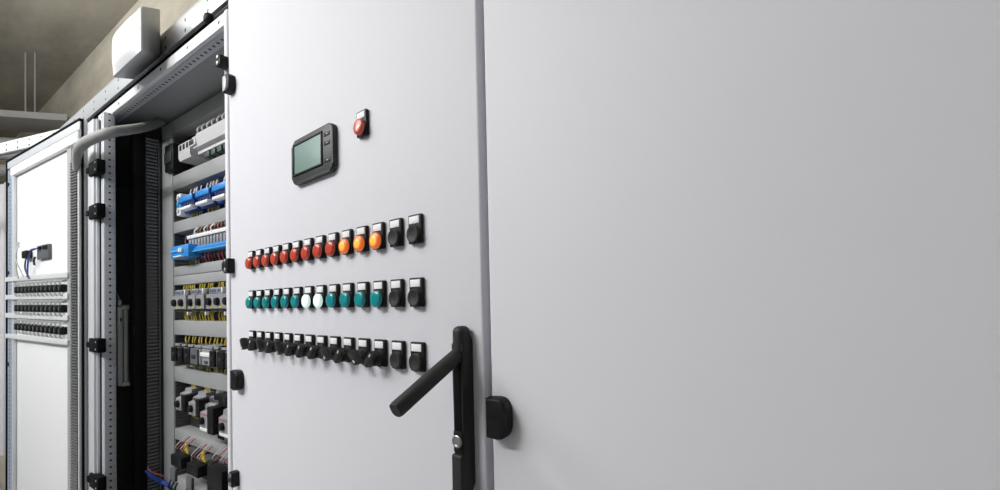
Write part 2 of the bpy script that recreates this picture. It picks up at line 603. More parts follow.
def control_door():
    pr = make_lamp(M['red'], '')
    po = make_lamp(M['orange'], '', M['amber'])
    pt = make_lamp(M['teal'], '')
    pl = make_lamp(M['lit'], '')
    pb = make_button('')
    used = set()

    def take(p):
        if p.name in used:
            return copy_tree(p)
        used.add(p.name)
        return p
    for k in range(9):
        put(take(pr), k, ZR[0], 'red lamps in the top row')['label'] = 'red lamp in the top row, %s from the left end' % ORD[k]
    for k in range(9, 12):
        place = ('beside the red lamps', 'between two other lit orange lamps', 'beside the black buttons')[k-9]
        put(take(po), k, ZR[0], 'lit orange lamps in the top row')['label'] = 'glowing orange lamp in the top row, the one %s' % place
    for k in (0, 1, 2, 3, 4, 5):
        put(take(pt), k, ZR[1], 'teal lamps in the middle row')['label'] = 'teal green lamp in middle row, %s from the left end of the row' % ORD[k]
    for k in (6, 7):
        put(take(pl), k, ZR[1], 'lit white lamps in the middle row')['label'] = 'lamp shining white in the middle row, %s one of the two' % ('left-hand' if k == 6 else 'right-hand')
    for k in (8, 9, 10, 11):
        put(take(pt), k, ZR[1], 'teal lamps in the middle row')['label'] = 'teal green lamp in middle row, %s one to the right of the white lamps' % ORD[k-8]
    for r_, row in enumerate(('top', 'middle', 'bottom')):
        for k in (12, 13):
            where = 'left one of the pair ending the row' if k == 12 else 'last one at the right end'
            put(take(pb), k, ZR[r_], 'black push buttons')['label'] = 'round black push button in the %s row, %s' % (row, where)
    angs = [62, -58, 60, -56, 58, -54, -56, -52, 40, -52, 38, -50]
    first = {}
    for k in range(12):
        a = angs[k]
        o = make_selector('', R(a))
        put(o, k, ZR[2], 'selector switches in the bottom row')
        o['label'] = 'black selector switch with wing knob in bottom row, %s from the left' % ORD[k]
    o = take(pr)
    o['label'] = 'single red lamp on its own above the rows, beside the display'
    o['group'] = ''
    del o['group']
    o.location = dpt(0.4300, 0, 1.7255)
    o.rotation_euler.z = -TH


control_door()


def display():
    t = thing('operator_display', 'charcoal operator terminal with greenish screen near the top of the lamp door', 'display', dpt(0.2185, 0, 1.6475), -TH)
    W, H, F = 0.1465, 0.0835, -0.0035
    # rounded outline, waisted at the left like the real case
    pts = []
    rr = .012
    for cx_, cz_, a0 in ((rr, rr, 180), (W-rr, rr, 270), (W-rr, H-rr, 0), (rr, H-rr, 90)):
        for i in range(6):
            a = R(a0 + 18*i)
            pts.append((cx_+rr*math.cos(a), cz_+rr*math.sin(a)))
    MB().prism(pts, 'y', F, DY-.0003, M['hmi'], 0.004, 3).build('case', t)
    sx0, sx1, sz0, sz1 = 0.0120, 0.1100, 0.0190, 0.0720
    m = MB()
    b = .0035
    for (x0, x1, z0, z1) in ((sx0-b, sx1+b, sz1, sz1+b), (sx0-b, sx1+b, sz0-b, sz0), (sx0-b, sx0, sz0, sz1), (sx1, sx1+b, sz0, sz1)):
        m.box(x0, x1, F-.0022, F+.002, z0, z1, M['black'], 0.0006)
    m.build('bezel', t)
    MB().box(sx0, sx1, F-.0006, F+.003, sz0, sz1, M['glass']).build('screen', t)
    for z in (.066, .050, .020):
        k = MB().box(.1200, .1380, F-.0008, F+.002, z-.0034, z+.0034, M['black'], 0.0005).build('key', t)
        MB().box(.1275, .1320, F-.0012, F-.0004, z-.0005, z+.0005, M['white']).build('key_symbol', k)
    for x in (.003, W-.016):
        pass
    return t


display()

# ------------------------------------------------------------------ the open cabinet
XL, XR = -2.078, -1.105
YD = 0.65      # duct fronts
YP = 0.70      # mounting plate


def band(ya_l, yb_l, x=173):
    return at(x, yb_l, Y=YD).z, at(x, ya_l, Y=YD).z


DUCTS = [(2.098, 2.150), (1.876, 1.932), (1.707, 1.751), (1.541, 1.576), (1.505, 1.539), (1.3144, 1.3691), (1.135, 1.1914), (0.9124, 0.9528), (0.70, 0.768)]


def open_cabinet():
    t = thing('electrical_cabinet', 'open cabinet full of wired devices, between the lamp door and the swung-open door', 'electrical cabinet', (0, 0, 0))
    # front frame
    MB().box(-.020, 0, -.016, .016, 0, 2.045, M['post_perf'], 0.0015).build('front_post', t, loc=(-1.992, .4905, 0.10))
    MB().box(-1.126, -1.106, YF-.004, YF+.05, 0.10, ZT, M['paint'], 0.006, 3).build('front_post', t)
    MB().box(-.52, .52, 0, .012, 0, .034, M['rail_perf'], 0.003).build('front_rail', t, loc=(-1.633, YF, 2.1465))
    MB().box(-.52, .52, -.014, .014, 0, .004, M['flange_perf'], 0.0005).build('rail_flange', t, loc=(-1.633, YF+.025, 2.1445))
    # stepped door jamb beside the post: light strips with a dark seal groove
    j = MB()
    j.box(-2.105, -2.038, .457, .500, .10, 2.125, M['steel'], 0.003)
    j.box(-2.038, -2.0125, .4755, .505, .10, 2.125, M['steel'], 0.0015)
    j.box(-2.0380, -2.030, .464, .480, .10, 2.125, M['steel'], 0.0015)
    j.box(-2.30, -2.012, .5005, .511, .10, 2.16, M['steel'], 0.001)
    j.build('door_jamb', t)
    MB().box(-2.030, -2.0275, .472, .4757, .10, 2.12, M['gasket']).build('jamb_seal', t)
    # shell (runs on behind the open door into the next bay)
    s = MB()
    s.box(-3.30, XR-.001, YF+.02, 1.02, 2.168, 2.178, M['duct'])
    s.box(-3.30, XR-.001, 1.01, 1.02, .10, 2.168, M['plate'])
    s.box(-3.30, XR-.001, YF+.02, 1.01, .10, .11, M['plate'])
    s.box(-3.30, -3.29, YF+.02, 1.01, .11, 2.168, M['paint_grey'])
    s.box(-3.29, -2.302, YF+.01, YF+.02, .10, 2.168, M['paint_grey'])
    s.box(-3.30, XR-.001, YF+.03, .98, 0.0, .10, M['plate'])
    s.build('shell', t)
    MB().box(-2.02, XR-.002, YP, YP+.004, .14, 2.160, M['plate'], 0.001).build('mounting_plate', t)
    # wide pale strip at the plate's left edge
    MB().box(-2.004, -1.906, YD, YP-.001, .15, 2.092, M['duct'], 0.0015).build('side_duct', t)
    prof = [(-1.9085, .16)]
    z = .16
    while z < 2.08:
        prof += [(-1.9040, z), (-1.9040, z+.0055), (-1.8990, z+.0055), (-1.8990, z+.0125)]
        z += .0125
    prof += [(-1.9085, z)]
    m = MB()
    for za, zb in ((.16, 2.08),):
        m.prism(prof, 'y', YD+.004, YP-.002, M['slot'])
    m.build('slotted_duct', t)
    for z0, z1 in DUCTS:
        MB().box(-1.8985, XR-.003, YD, YP-.001, z0, z1, M['duct'], 0.0015).build('wiring_duct', t)
    MB().box(-2.004, -1.9065, YD, YP-.001, 2.094, 2.150, M['duct'], 0.0015).build('wiring_duct', t)
    # vertical slotted duct and dark strut on the left side of the bay
    m = MB()
    prof = [(0.016, 0.16)]
    z = 0.16
    while z < 2.09:
        prof += [(0.0, z), (0.0, z+.0070), (-0.0120, z+.0070), (-0.0120, z+.0138)]
        z += .0138
    prof += [(0.016, z)]
    # outline in (x, z), extruded along y
    m.prism([(-2.012-p[0]+.0, p[1]) for p in prof], 'y', .600, .634, M['slot'])
    m.build('slotted_duct', t)
    MB().box(-2.03, -2.004, .563, .598, .12, 2.12, M['gasket'], 0.002).build('side_strut', t)
    m = MB()
    m.tube([(-2.006, .640, .12), (-2.006, .640, 2.10)], .0030, M['steel_dark'])
    m.build('earth_rod', t)
    m = MB()
    m.tube([(-2.003, .6455, .12), (-2.003, .6455, 2.12)], .0022, M['blackwire'])
    m.build('cable', t)
    m = MB()
    for z in (1.91, 1.74, 1.57, 1.41, 1.03):
        pass
    # hinges of the swung-open door
    for py in (166.5, 210.5, 345.5, 483):
        zc = at(98, py, Y=.458).z
        h = MB()
        h.box(-2.066, -1.968, .4500, .4742, zc-.025, zc+.025, M['gasket'], 0.003)
        h.box(-2.090, -2.060, .4480, .4575, zc-.010, zc+.010, M['gasket'], 0.002)
        ho = h.build('hinge', t)
        q = MB()
        for dz in (-.013, .013):
            q.lathe([(.003, 0), (.003, .0008), (.002, .001)], (-1.985, .4498, zc+dz), M['steel'], 10)
        q.build('hinge_screw', ho)
    # the door itself, opened right round and seen from inside; local x runs from the hinge (0) to the free edge (-0.935)
    PHI = R(4.07)
    HX, HY = -2.0685 - .013*math.sin(PHI), 0.44 + .013*math.cos(PHI)
    d = MB().box(-.942, -.052, .0, .012, .11, 2.138, M['inner'], 0.002).build('door', t, loc=(HX, HY, 0), rz=PHI)
    g = MB()
    g.box(-.942, -.047, -.026, .0, 2.132, 2.139, M['gasket'])
    g.box(-.942, -.932, -.026, .0, .12, 2.132, M['gasket'])
    g.box(-.0525, -.047, -.012, .0, .12, 2.132, M['gasket'])
    g.build('door_gasket', d)
    e = MB()
    e.box(-.931, -.053, -.020, -.0, 2.099, 2.131, M['steel'], 0.001)
    e.build('door_rim', d)
    f = MB()
    f.box(-.865, -.06, -.030, -.001, 2.052, 2.092, M['white'], 0.004)
    f.build('top_tube', d)
    MB().box(-.034, .034, -.024, -.001, 0, 1.96, M['post_perf_fine'], 0.003).build('side_tube', d, loc=(-.882, 0, .13))
    MB().box(-.847, -.832, -.026, -.001, .13, 2.07, M['steel'], 0.003).build('side_tube', d)
    MB().box(-.0655, -.0545, -.026, -.001, .13, 2.07, M['steel'], 0.003).build('side_tube', d)
    MB().box(-.172, -.134, -.024, -.001, .13, 2.045, M['duct'], 0.003).build('side_tube', d)
    for za, zb, h_ in ((1.574, 1.546, .021), (1.490, 1.466, .022), (1.405, 1.385, .022), (1.308, 1.292, .020)):
        m = MB()
        m.box(-.922, -.150, -.036, -.024, za-h_/2-.005, za+h_/2-.005, M['paint_grey'], 0.002)
        for v in m.bm.verts:
            v.co.z += (zb-za)*((v.co.x+.92)/.78)*0.55
        m.build('mounting_rail', d)
    # slotted duct on the door near the hinge
    prof = [(-.004, .13)]
    z = .13
    while z < 1.985:
        prof += [(-.030, z), (-.030, z+.0055), (-.012, z+.0055), (-.012, z+.0110)]
        z += .0110
    prof += [(-.004, z)]
    m = MB()
    m.prism(prof, 'x', -.134, -.068, M['slot_light'])
    m.build('slotted_duct', d)
    for px, py in ((9.5, 171), (10, 275), (9.5, 392)):
        pass
    m = MB()
    for z in (2.02, 1.60, 1.17):
        MB().lathe([(.010, 0), (.010, .004), (.006, .006)], (-.902, -.0245, z), M['black'], 14).build('rim_screw', d)
    for ch in d.children:
        for v in ch.data.vertices:
            v.co.y *= .5
    return t, HX, HY, PHI


CAB, HX, HY, PHI = open_cabinet()


def door_pt(x, y, z):
    return Vector((HX + x*math.cos(PHI) - y*math.sin(PHI), HY + x*math.sin(PHI) + y*math.cos(PHI), z))


def door_inside():
    # three rows of switch backs
    base = None
    for r_, (zl, zr, row) in enumerate(((1.514, 1.504, 'upper'), (1.432, 1.424, 'middle'), (1.349, 1.338, 'lower'))):
        for k in range(12):
            x = -.742 + k*.0490
            z = zl + (zr-zl)*k/11
            lab = 'black switch back in %s row on the swung-open door, %s from the left' % (row, ORD[k])
            if base is None:
                base = thing('contact_block', lab, 'contact block', group='switch backs on the open door')
                m = MB()
                m.box(-.0135, .0135, -.026, -.006, -.0155, .0155, M['black'], 0.006, 3)
                m.lathe([(.0150, 0), (.0150, .010)], (0, 0, 0), M['black'], 20)
                m.build('body', base)
                m = MB()
                m.box(-.005, .005, -.0268, -.024, -.006, .006, M['device_dark'], 0.001)
                m.build('terminal_screw', base)
                for dx in (-.007, .008):
                    w = MB()
                    w.tube(smooth_path([(dx, -.020, .012), (dx+.003, -.024, .024), (dx+.009, -.018, .032), (dx+.012, -.008, .036)], 3), .0016, M['greywire'], 5)
                    w.build('wire', base)
                    w = MB()
                    w.tube(smooth_path([(dx, -.020, -.012), (dx+.001, -.024, -.021), (dx, -.018, -.030)], 3), .0017, M['greywire'], 5)
                    w.build('wire', base)
                o = base
            else:
                o = copy_tree(base)
                o['label'] = lab
            o.location = door_pt(x, -.001, z)
            o.rotation_euler.z = PHI
    # back of the display and its plug
    t = thing('display_back', 'dark grey back of a display on the swung-open door, above the rails', 'display', door_pt(-.448, 0, 1.665), PHI)
    MB().box(-.066, .066, -.012, -.0005, -.028, .030, M['device_dark'], 0.002).build('case', t)
    for x in (-.02, .03, .052):
        MB().box(x-.010, x+.010, -.018, -.012, .010, .024, M['black'], 0.001).build('plug', t)
    w = MB()
    w.tube(smooth_path([(-.02, -.018, .017), (-.085, -.026, .010), (-.135, -.022, -.040), (-.150, -.02, -.100)], 6), .003, M['bluewire'], 6)
    w.build('cable', t)
    w = MB()
    w.tube(smooth_path([(-.03, -.018, .018), (-.100, -.028, .000), (-.155, -.026, -.055), (-.125, -.02, -.108)], 6), .0026, M['blackwire'], 6)
    w.build('cable', t)
    w = MB()
    w.tube(smooth_path([(-.085, -.012, -.015), (-.092, -.014, -.030), (-.094, -.012, -.050)], 4), .004, M['blackwire'], 6)
    w.build('loose_plug', t)
    t = thing('plug_connector', 'small black plug with hanging wires left of the display back', 'connector', door_pt(-.642, 0, 1.668), PHI)
    MB().box(-.028, .026, -.022, -.0005, -.017, .017, M['black'], 0.004).build('body', t)
    w = MB()
    w.tube(smooth_path([(-.020, -.030, .055), (-.024, -.036, .018), (-.020, -.040, -.04), (-.028, -.03, -.11)], 5), .0028, M['greywire'], 6)
    w.build('wire', t)
    w = MB()
    w.tube(smooth_path([(-.010, -.030, .035), (-.006, -.040, .020), (.004, -.046, -.02), (.036, -.03, -.10)], 5), .0024, M['greywire'], 6)
    w.build('wire', t)


door_inside()


def conduit():
    pts = [at(76, 170, Y=.432), at(76.3, 160, Y=.428), at(78.5, 150, Y=.424), at(84, 143.5, Y=.420), at(92, 139, Y=.420), at(102, 135, Y=.428), at(113, 132, Y=.450), at(126, 130, Y=.500), at(140, 128, Y=.555), at(152, 125, Y=.60), at(160, 122, Y=.63)]
    m = MB()
    pts = smooth_path(pts, 8)
    m.tube(pts, .0165, M['bundle'], 14, [min(1.0, .55+.022*i) for i in range(len(pts))])
    o = m.build('cable_conduit')
    tag(o, 'grey wrapped cable conduit bending from the swung-open door into the open cabinet', 'conduit')
    # dark tie where it enters the door duct
    p = pts[7]
    return o


conduit()


def cabinet_lamp():
    t = thing('cabinet_lamp', 'narrow pale grey tube lamp standing upright inside the open cabinet near the left post', 'lamp', (-2.066, .546, 0))
    z0, z1 = 1.118, 1.432
    MB().box(-.020, -.002, -.015, -.001, z0+.004, z1-.004, M['white'], 0.002).build('housing', t)
    MB().box(-.018, .004, -.005, .018, z0, z0+.016, M['white'], 0.003).build('end_cap', t)
    MB().box(-.018, .004, -.005, .018, z1-.016, z1, M['white'], 0.003).build('end_cap', t)
    m = MB()
    m.tube([(-.006, .009, z0+.014), (-.006, .009, z1-.014)], .0070, M['white'], 12)
    m.build('tube', t)
    MB().box(-.004, .0005, -.008, -.004, z1-.062, z1-.048, M['black'], 0.001).build('switch', t)
    MB().box(-.014, -.003, -.012, -.004, z1, z1+.022, M['white'], 0.002).build('plug', t)
    m = MB()
    m.tube(smooth_path([(-.008, -.008, z1+.020), (-.008, -.012, z1+.036), (-.008, -.020, z1+.046), (-.010, -.030, z1+.050)], 5), .002, M['greywire'], 6)
    m.build('wire', t)


cabinet_lamp()


def looms():
    m = MB()
    pts = smooth_path([at(147, 470, X=-1.99), at(151, 475, X=-1.985), at(156, 479, X=-1.98), at(163, 482, X=-1.975), at(172, 487, X=-1.93)], 5)
    m.tube(pts, .008, M['bluewire'], 8)
    t = m.build('cable_loom')
    tag(t, 'blue cable bundle coming out of the dark duct at the bottom of the open cabinet', 'cable')
    m = MB()
    pts = smooth_path([at(147, 470, X=-1.985) + Vector((.012, -.002, .012)), at(151, 474.5, X=-1.98) + Vector((.010, 0, .012)), at(156, 476.5, X=-1.975) + Vector((.006, 0, .012)), at(163, 479, X=-1.97) + Vector((.004, 0, .012))], 5)
    m.tube(pts, .0025, M['orangewire'], 6)
    m.build('orange_wire', t)


looms()


# ------------------------------------------------------------------ devices on the mounting plate
def wires(root, xs, z0, z1, yf, m, n, rad=.0028, sway=.006):
    """short wires from a device (z0) up or down to the duct (z1)"""
    for i in range(n):
        x = xs[0] + (xs[1]-xs[0])*(i+.5)/n
        w = MB()
        dx = random.uniform(-sway, sway)
        zm = z0+(z1-z0)*.6
        y = max(yf+.004, .657-root.location.y)
        w.tube(smooth_path([(x, y, z0), (x+dx*.4, y-.002, (z0+zm)/2), (x+dx, y-.001, zm), (x+dx*.8, y+.002, z1)], 3), rad, m, 6)
        w.build('wire', root)


def X_(px, py, Y):
    return at(px, py, Y=Y).x


def Z_(px, py, Y):
    return at(px, py, Y=Y).z


def plc():
    Y = .632
    x0, x1 = X_(192, 150, Y), -1.13
    z0, z1 = 1.975, 2.045
    t = thing('controller_module', 'long pale grey controller module on the top rail of the open cabinet', 'controller', (x0, Y, z0))
    W = x1-x0
    D = YP-.001-Y
    prof = [(D, -.004), (.018, -.004), (.018, .010), (0.004, .013), (0, .030), (0, .052), (.012, .058), (.012, .070), (D, .070)]
    MB().prism(prof, 'x', 0, W, M['plc'], 0.001).build('body', t)
    MB().box(-.020, .034, -.004, .03, .020, .044, M['plc'], 0.002).build('end_block', t)
    MB().box(-.013, .024, -.0052, .0, .024, .041, M['black'], 0.001).build('socket', t)
    for i in range(11):
        x = .05 + i*(W-.06)/11
        MB().box(x, x+.030, .020, .045, -.024, -.005, M['green'], 0.001).build('terminal_plug', t)
    for i in range(14):
        x = .012 + i*(W-.03)/14
        w = MB()
        w.tube(smooth_path([(x, .018, .068), (x+.006, .010, .080), (x+.002+random.uniform(-.008, .008), .024, .100)], 3), .0034, M['white'], 6)
        w.build('wire', t)
    xa, xb = X_(177, 155, Y), X_(190, 155, Y)-.012
    t = thing('expansion_module', 'small pale module with three dark windows left of the long controller', 'module', (xa, Y+.004, 1.968))
    W = xb-xa
    MB().prism([(.064, 0), (.004, 0), (0, .012), (0, .060), (.006, .066), (.064, .066)], 'x', 0, W, M['plc'], 0.001).build('body', t)
    for i in range(3):
        MB().box(.012+i*W*.29, .012+i*W*.29+W*.16, -.0012, .004, .036, .056, M['black'], 0.0005).build('window', t)
    xa, xb = X_(167.5, 155, .645), X_(176, 155, .645)
    t = tag(MB().box(0, xb-xa, -.010, .050, 0, .105, M['black'], 0.004).box(.006, xb-xa-.006, -.0135, -.008, .030, .075, M['soft'], 0.002).build('relay', loc=(xa, .645, 1.948)), 'black relay block at the left end of the top rail in the open cabinet', 'relay')


plc()


def relay_blocks():
    Y = .625
    spans = ((178.5, 193.7), (194.6, 210.4), (211.2, 227.5))
    names = ('left one, beside the white end terminals', 'middle one of the three', 'right one, partly behind the lamp door')
    for (pa, pb), nm in zip(spans, names):
        xa, xb = X_(pa, 202, Y), X_(pb, 200, Y)
        W = xb-xa
        t = thing('interface_block', 'bright blue interface block on the second rail, %s' % nm, 'terminal block', (xa, Y, 1.768), 0, 'blue interface blocks')
        D = YP-.001-Y
        k = .63
        MB().prism([(D, .0), (.020, 0), (.012, .020*k), (.016, .040*k), (.0, .056*k), (.0, .082*k), (.018, .094*k), (D, .094*k)], 'x', 0, W*.96, M['blue_dark'], 0.001).build('body', t)
        MB().box(W*.12, W*.95, -.004, .006, .054*k, .086*k, M['blue'], 0.002).build('cover', t)
        n = 6
        MB().box(W*.26, W*.95, .004, .016, .024*k, .050*k, M['gold'], 0.001).build('contact_strip', t)
        for i in range(n+1):
            x = W*.26 + (W*.69)*i/n
            MB().box(x-.0020, x+.0020, .001, .012, .024*k, .050*k, M['blue_dark']).build('divider', t)
        MB().box(W*.24, W*.99, -.010, .012, .002*k, .020*k, M['white'], 0.003).build('marker_bar', t)
        wires(t, (W*.2, W*.95), .000, -.020, .006, M['yellow'], 5, .0028)
        wires(t, (W*.05, W*.90), .058, .092, .010, M['white'], 4, .0024)
        wires(t, (W*.25, W*.98), .058, .088, .014, M['redwire'], 3, .0020)
    for i, (py, m, nm) in enumerate(((197.5, 'white', 'topmost'), (204, 'cyan', 'middle'), (210.5, 'white', 'lowest'))):
        p = at(175.8, py, Y=Y)
        o = MB().box(-.018, .016, 0, .06, -.018, .016, M[m], 0.004).box(-.008, .007, -.004, .006, -.008, .006, M['blue' if m == 'cyan' else 'greywire'], 0.002).build('end_terminal', loc=(p.x, Y+.008, p.z))
        tag(o, '%s of the three small pale end terminals left of the blue blocks' % nm, 'terminal', 'small end terminals')


relay_blocks()


def terminal_strip():
    Y = .612
    xa, xb = X_(170.6, 250, Y), X_(188, 250, Y)
    z0, z1 = Z_(178, 258, Y), Z_(178, 245.5, Y)
    W, H = xb-xa, z1-z0
    t = thing('distribution_block', 'bright blue distribution block at the left of the third rail', 'terminal block', (xa, Y, z0))
    MB().box(0, W, 0, YP-.001-Y, 0, H, M['blue'], 0.004).build('body', t)
    MB().box(W*.08, W*.55, -.005, .004, H*.48, H*.62, M['cyan'], 0.001).build('cover', t)
    for i in range(2):
        MB().box(W*.56+i*.016, W*.56+i*.016+.011, -.007, .004, H*.42, H*.74, M['white'], 0.001).build('marker', t)
    MB().box(W*.30, W*.75, -.008, .004, .002, H*.14, M['white'], 0.001).build('label_card', t)
    wires(t, (0.03, W*.9), 0.0, -.034, .004, M['yellow'], 4, .003)
    wires(t, (0.0, W*.9), H, H+.05, .010, M['maroon'], 5, .003)
    # row of terminals with the blue bar
    Y = .640
    xa, xb = X_(188.5, 250, Y), -1.13
    W = xb-xa
    t = thing('terminal_strip', 'long strip of grey terminals with white top bar and blue bar on the third rail', 'terminal strip', (xa, Y, 0))
    MB().box(0, W, .012, YP-.001-Y, 1.602, 1.690, M['device_dark'], 0.001).build('body', t)
    MB().box(-.004, W, -.004, .012, 1.667, 1.680, M['white'], 0.002).build('marker_bar', t)
    n = 26
    for i in range(n):
        x = W*(i+.5)/n
        MB().box(x-W/n*.33, x+W/n*.33, .0, .014, 1.636, 1.664, M['device'], 0.001).build('terminal', t)
    MB().prism([(-.012, 1.617), (-.012, 1.626), (-.004, 1.635), (.012, 1.635), (.012, 1.612), (-.004, 1.612)], 'x', .0, W, M['blue'], 0.001).build('bar', t)
    MB().box(.0, W, -.0165, -.0125, 1.6135, 1.6175, M['cyan'], 0.001).build('bar_edge', t)
    for i in range(22):
        x = .04 + (W-.05)*i/22
        w = MB()
        w.tube(smooth_path([(x, .008, 1.680), (x+random.uniform(-.004, .004), .004, 1.694), (x+random.uniform(-.008, .008), .014, 1.708)], 3), .0026, random.choice((M['brown'], M['redwire'], M['white'], M['white'], M['brown'])), 5)
        w.build('wire', t)
        w = MB()
        w.tube(smooth_path([(x, .008, 1.610), (x+random.uniform(-.003, .003), .006, 1.594), (x+random.uniform(-.006, .006), .014, 1.574)], 3), .0024, random.choice((M['maroon'], M['redwire'], M['maroon'], M['greywire'])), 6)
        w.build('wire', t)


terminal_strip()


def motor_protectors():
    Y = .622
    pxs = (175.4, 182.2, 191.5, 199.8, 210.3, 218.6, 227.5)
    for k, px in enumerate(pxs):
        p = at(px, 303, Y=Y)
        w = .060
        t = thing('motor_protector', 'grey motor protector with black knob on the fourth rail, %s from the left' % ORD[k],
                  'circuit breaker', (p.x, Y, 1.436), 0, 'motor protectors on the fourth rail')
        D = YP-.001-Y
        MB().prism([(D, -.034), (.022, -.034), (.022, -.026), (0, -.023), (0, .024), (.012, .027), (.014, .048), (D, .048)], 'x', -w/2, w/2-.0015, M['device'], 0.001).build('body', t)
        MB().box(-w/2+.002, w/2-.004, .008, .02, .028, .046, M['device_blue_grey'], 0.001).build('terminal_cover', t)
        for i in range(3):
            MB().lathe([(.006, 0), (.006, .001)], (-w/2+.013+i*.016, .0078, .037), M['device_dark'], 10).build('terminal_screw', t)
        k_ = MB()
        k_.lathe([(.0130, 0), (.0130, .005), (.0110, .009), (.003, .0095)], (-.004, -.0005, .000), M['black'], 20)
        k_.build('knob', t)
        MB().box(.004, .020, -.0016, .002, -.0215, -.0145, M['yellow'], 0.0005).build('sticker', t)
        MB().box(-w/2+.004, w/2-.006, .010, .024, -.033, -.0265, M['device_dark'], 0.001).build('lower_terminals', t)
        if k in (1, 3, 5):
            MB().box(w/2-.004, w/2+.004, -.004, .008, .028, .046, M['white'], 0.001).build('tag', t)
            MB().box(w/2-.004, w/2+.004, .004, .016, -.046, -.034, M['white'], 0.001).build('tag', t)
        wires(t, (-w/2+.004, w/2-.006), .046, .072, .012, M['yellow'], 3, .0024)
        wires(t, (-w/2+.004, w/2-.006), -.034, -.066, .016, M['yellow'], 3, .0024)


motor_protectors()


def contactors():
    Y = .612
    spans = ((170.8, 175.7, 'black'), (177.4, 181.7, 'black'), (183.5, 189, 'black'), (190, 197, 'device_dark'), (197.5, 208.3, 'device'), (209, 214.2, 'black'), (216.4, 223.2, 'black'), (225.4, 229.5, 'black'))
    said = ('black contactor with yellow wires at the left end of the fifth rail', 'narrow black contactor on the fifth rail, second from its left end',
            'black contactor on the fifth rail, just left of the dark grey one', 'dark grey contactor on the fifth rail, left of the pale device',
            'pale grey device with white band and green sticker amid black contactors', 'black contactor on the fifth rail, just right of the pale device',
            'black contactor on the fifth rail, second one right of the pale device', 'black contactor half hidden by the lamp door on the fifth rail')
    for (a, b, m), lab in zip(spans, said):
        xa, xb = X_(a, 356, Y), X_(b, 356, Y)
        W = xb-xa
        t = thing('contactor', lab, 'contactor', (xa, Y, 1.245), 0, 'contactors on the fifth rail')
        D = YP-.001-Y
        f = 0 if m != 'device' else .010
        MB().prism([(D, -.034), (.026, -.034), (.026, -.026), (f, -.022), (f, .028), (.024, .033), (.024, .042), (D, .042)], 'x', 0, W, M[m], 0.0015).build('body', t)
        MB().box(.003, W-.003, .012, .024, .033, .041, M['device'], 0.001).build('terminal_cover', t)
        if m == 'device':
            MB().box(W*.08, W*.95, .004, .012, .006, .020, M['white'], 0.002).build('band', t)
            MB().box(W*.35, W*.62, .007, .012, -.018, -.008, M['green'], 0.001).build('sticker', t)
        else:
            MB().box(W-.001, W+.009, .006, .020, -.022, .030, M['device'], 0.001).build('side_rail', t)
            MB().box(W*.25, W*.75, -.0022, .002, -.004, .010, M['soft'], 0.001).build('armature', t)
        n = max(2, int(W/.026))
        wires(t, (.004, W), .038, .070, .012, M['yellow'], n, .0026)
        wires(t, (.002, W), -.030, -.054, .010, M['yellow'], n, .0024)
        wires(t, (.0, W*.9), -.030, -.058, .016, M['greywire'], max(1, n//2), .0026)


contactors()


def breaker(lab, x0, W, zb, H, Y, side_w, side_h, big, knob_dx):
    t = thing('motor_starter', lab, 'motor starter', (x0, Y, zb), 0, 'motor starters on the sixth rail')
    D = YP-.001-Y
    MB().prism([(D, 0), (.012, 0), (0, .006), (0, H*.60), (.014, H*.64), (.014, H*.80), (.030, H*.84), (.030, H), (D, H)], 'x', 0, W, M['device'], 0.0015).build('body', t)
    MB().lathe([(.0125, 0), (.0125, .005), (.0108, .009), (.003, .0095)], (W*.42, -.0005, H*.36), M['black'], 22).build('knob', t)
    if big:
        MB().box(.006, W-.006, -.0012, .002, H*.53, H*.56, M['redwire']).build('red_band', t)
        for i in range(3):
            MB().lathe([(.009, 0), (.009, .002), (.005, .003)], (W*(.2+.3*i), .029, H*.92), M['chrome'], 12).build('terminal_screw', t)
        MB().box(.006, W-.006, -.0016, .004, H*.06, H*.15, M['white'], 0.001).build('label_card', t)
    else:
        for i in range(3):
            MB().box(W*(.12+.28*i), W*(.30+.28*i), .010, .018, H*.67, H*.77, M['device_dark'], 0.001).build('terminal', t)
    o = MB().box(W+.001, W+side_w, -.004, D-.01, side_h[0], side_h[1], M['black'], 0.003).build('auxiliary_block', t)
    tag(o, 'black block on its right side')
    return t


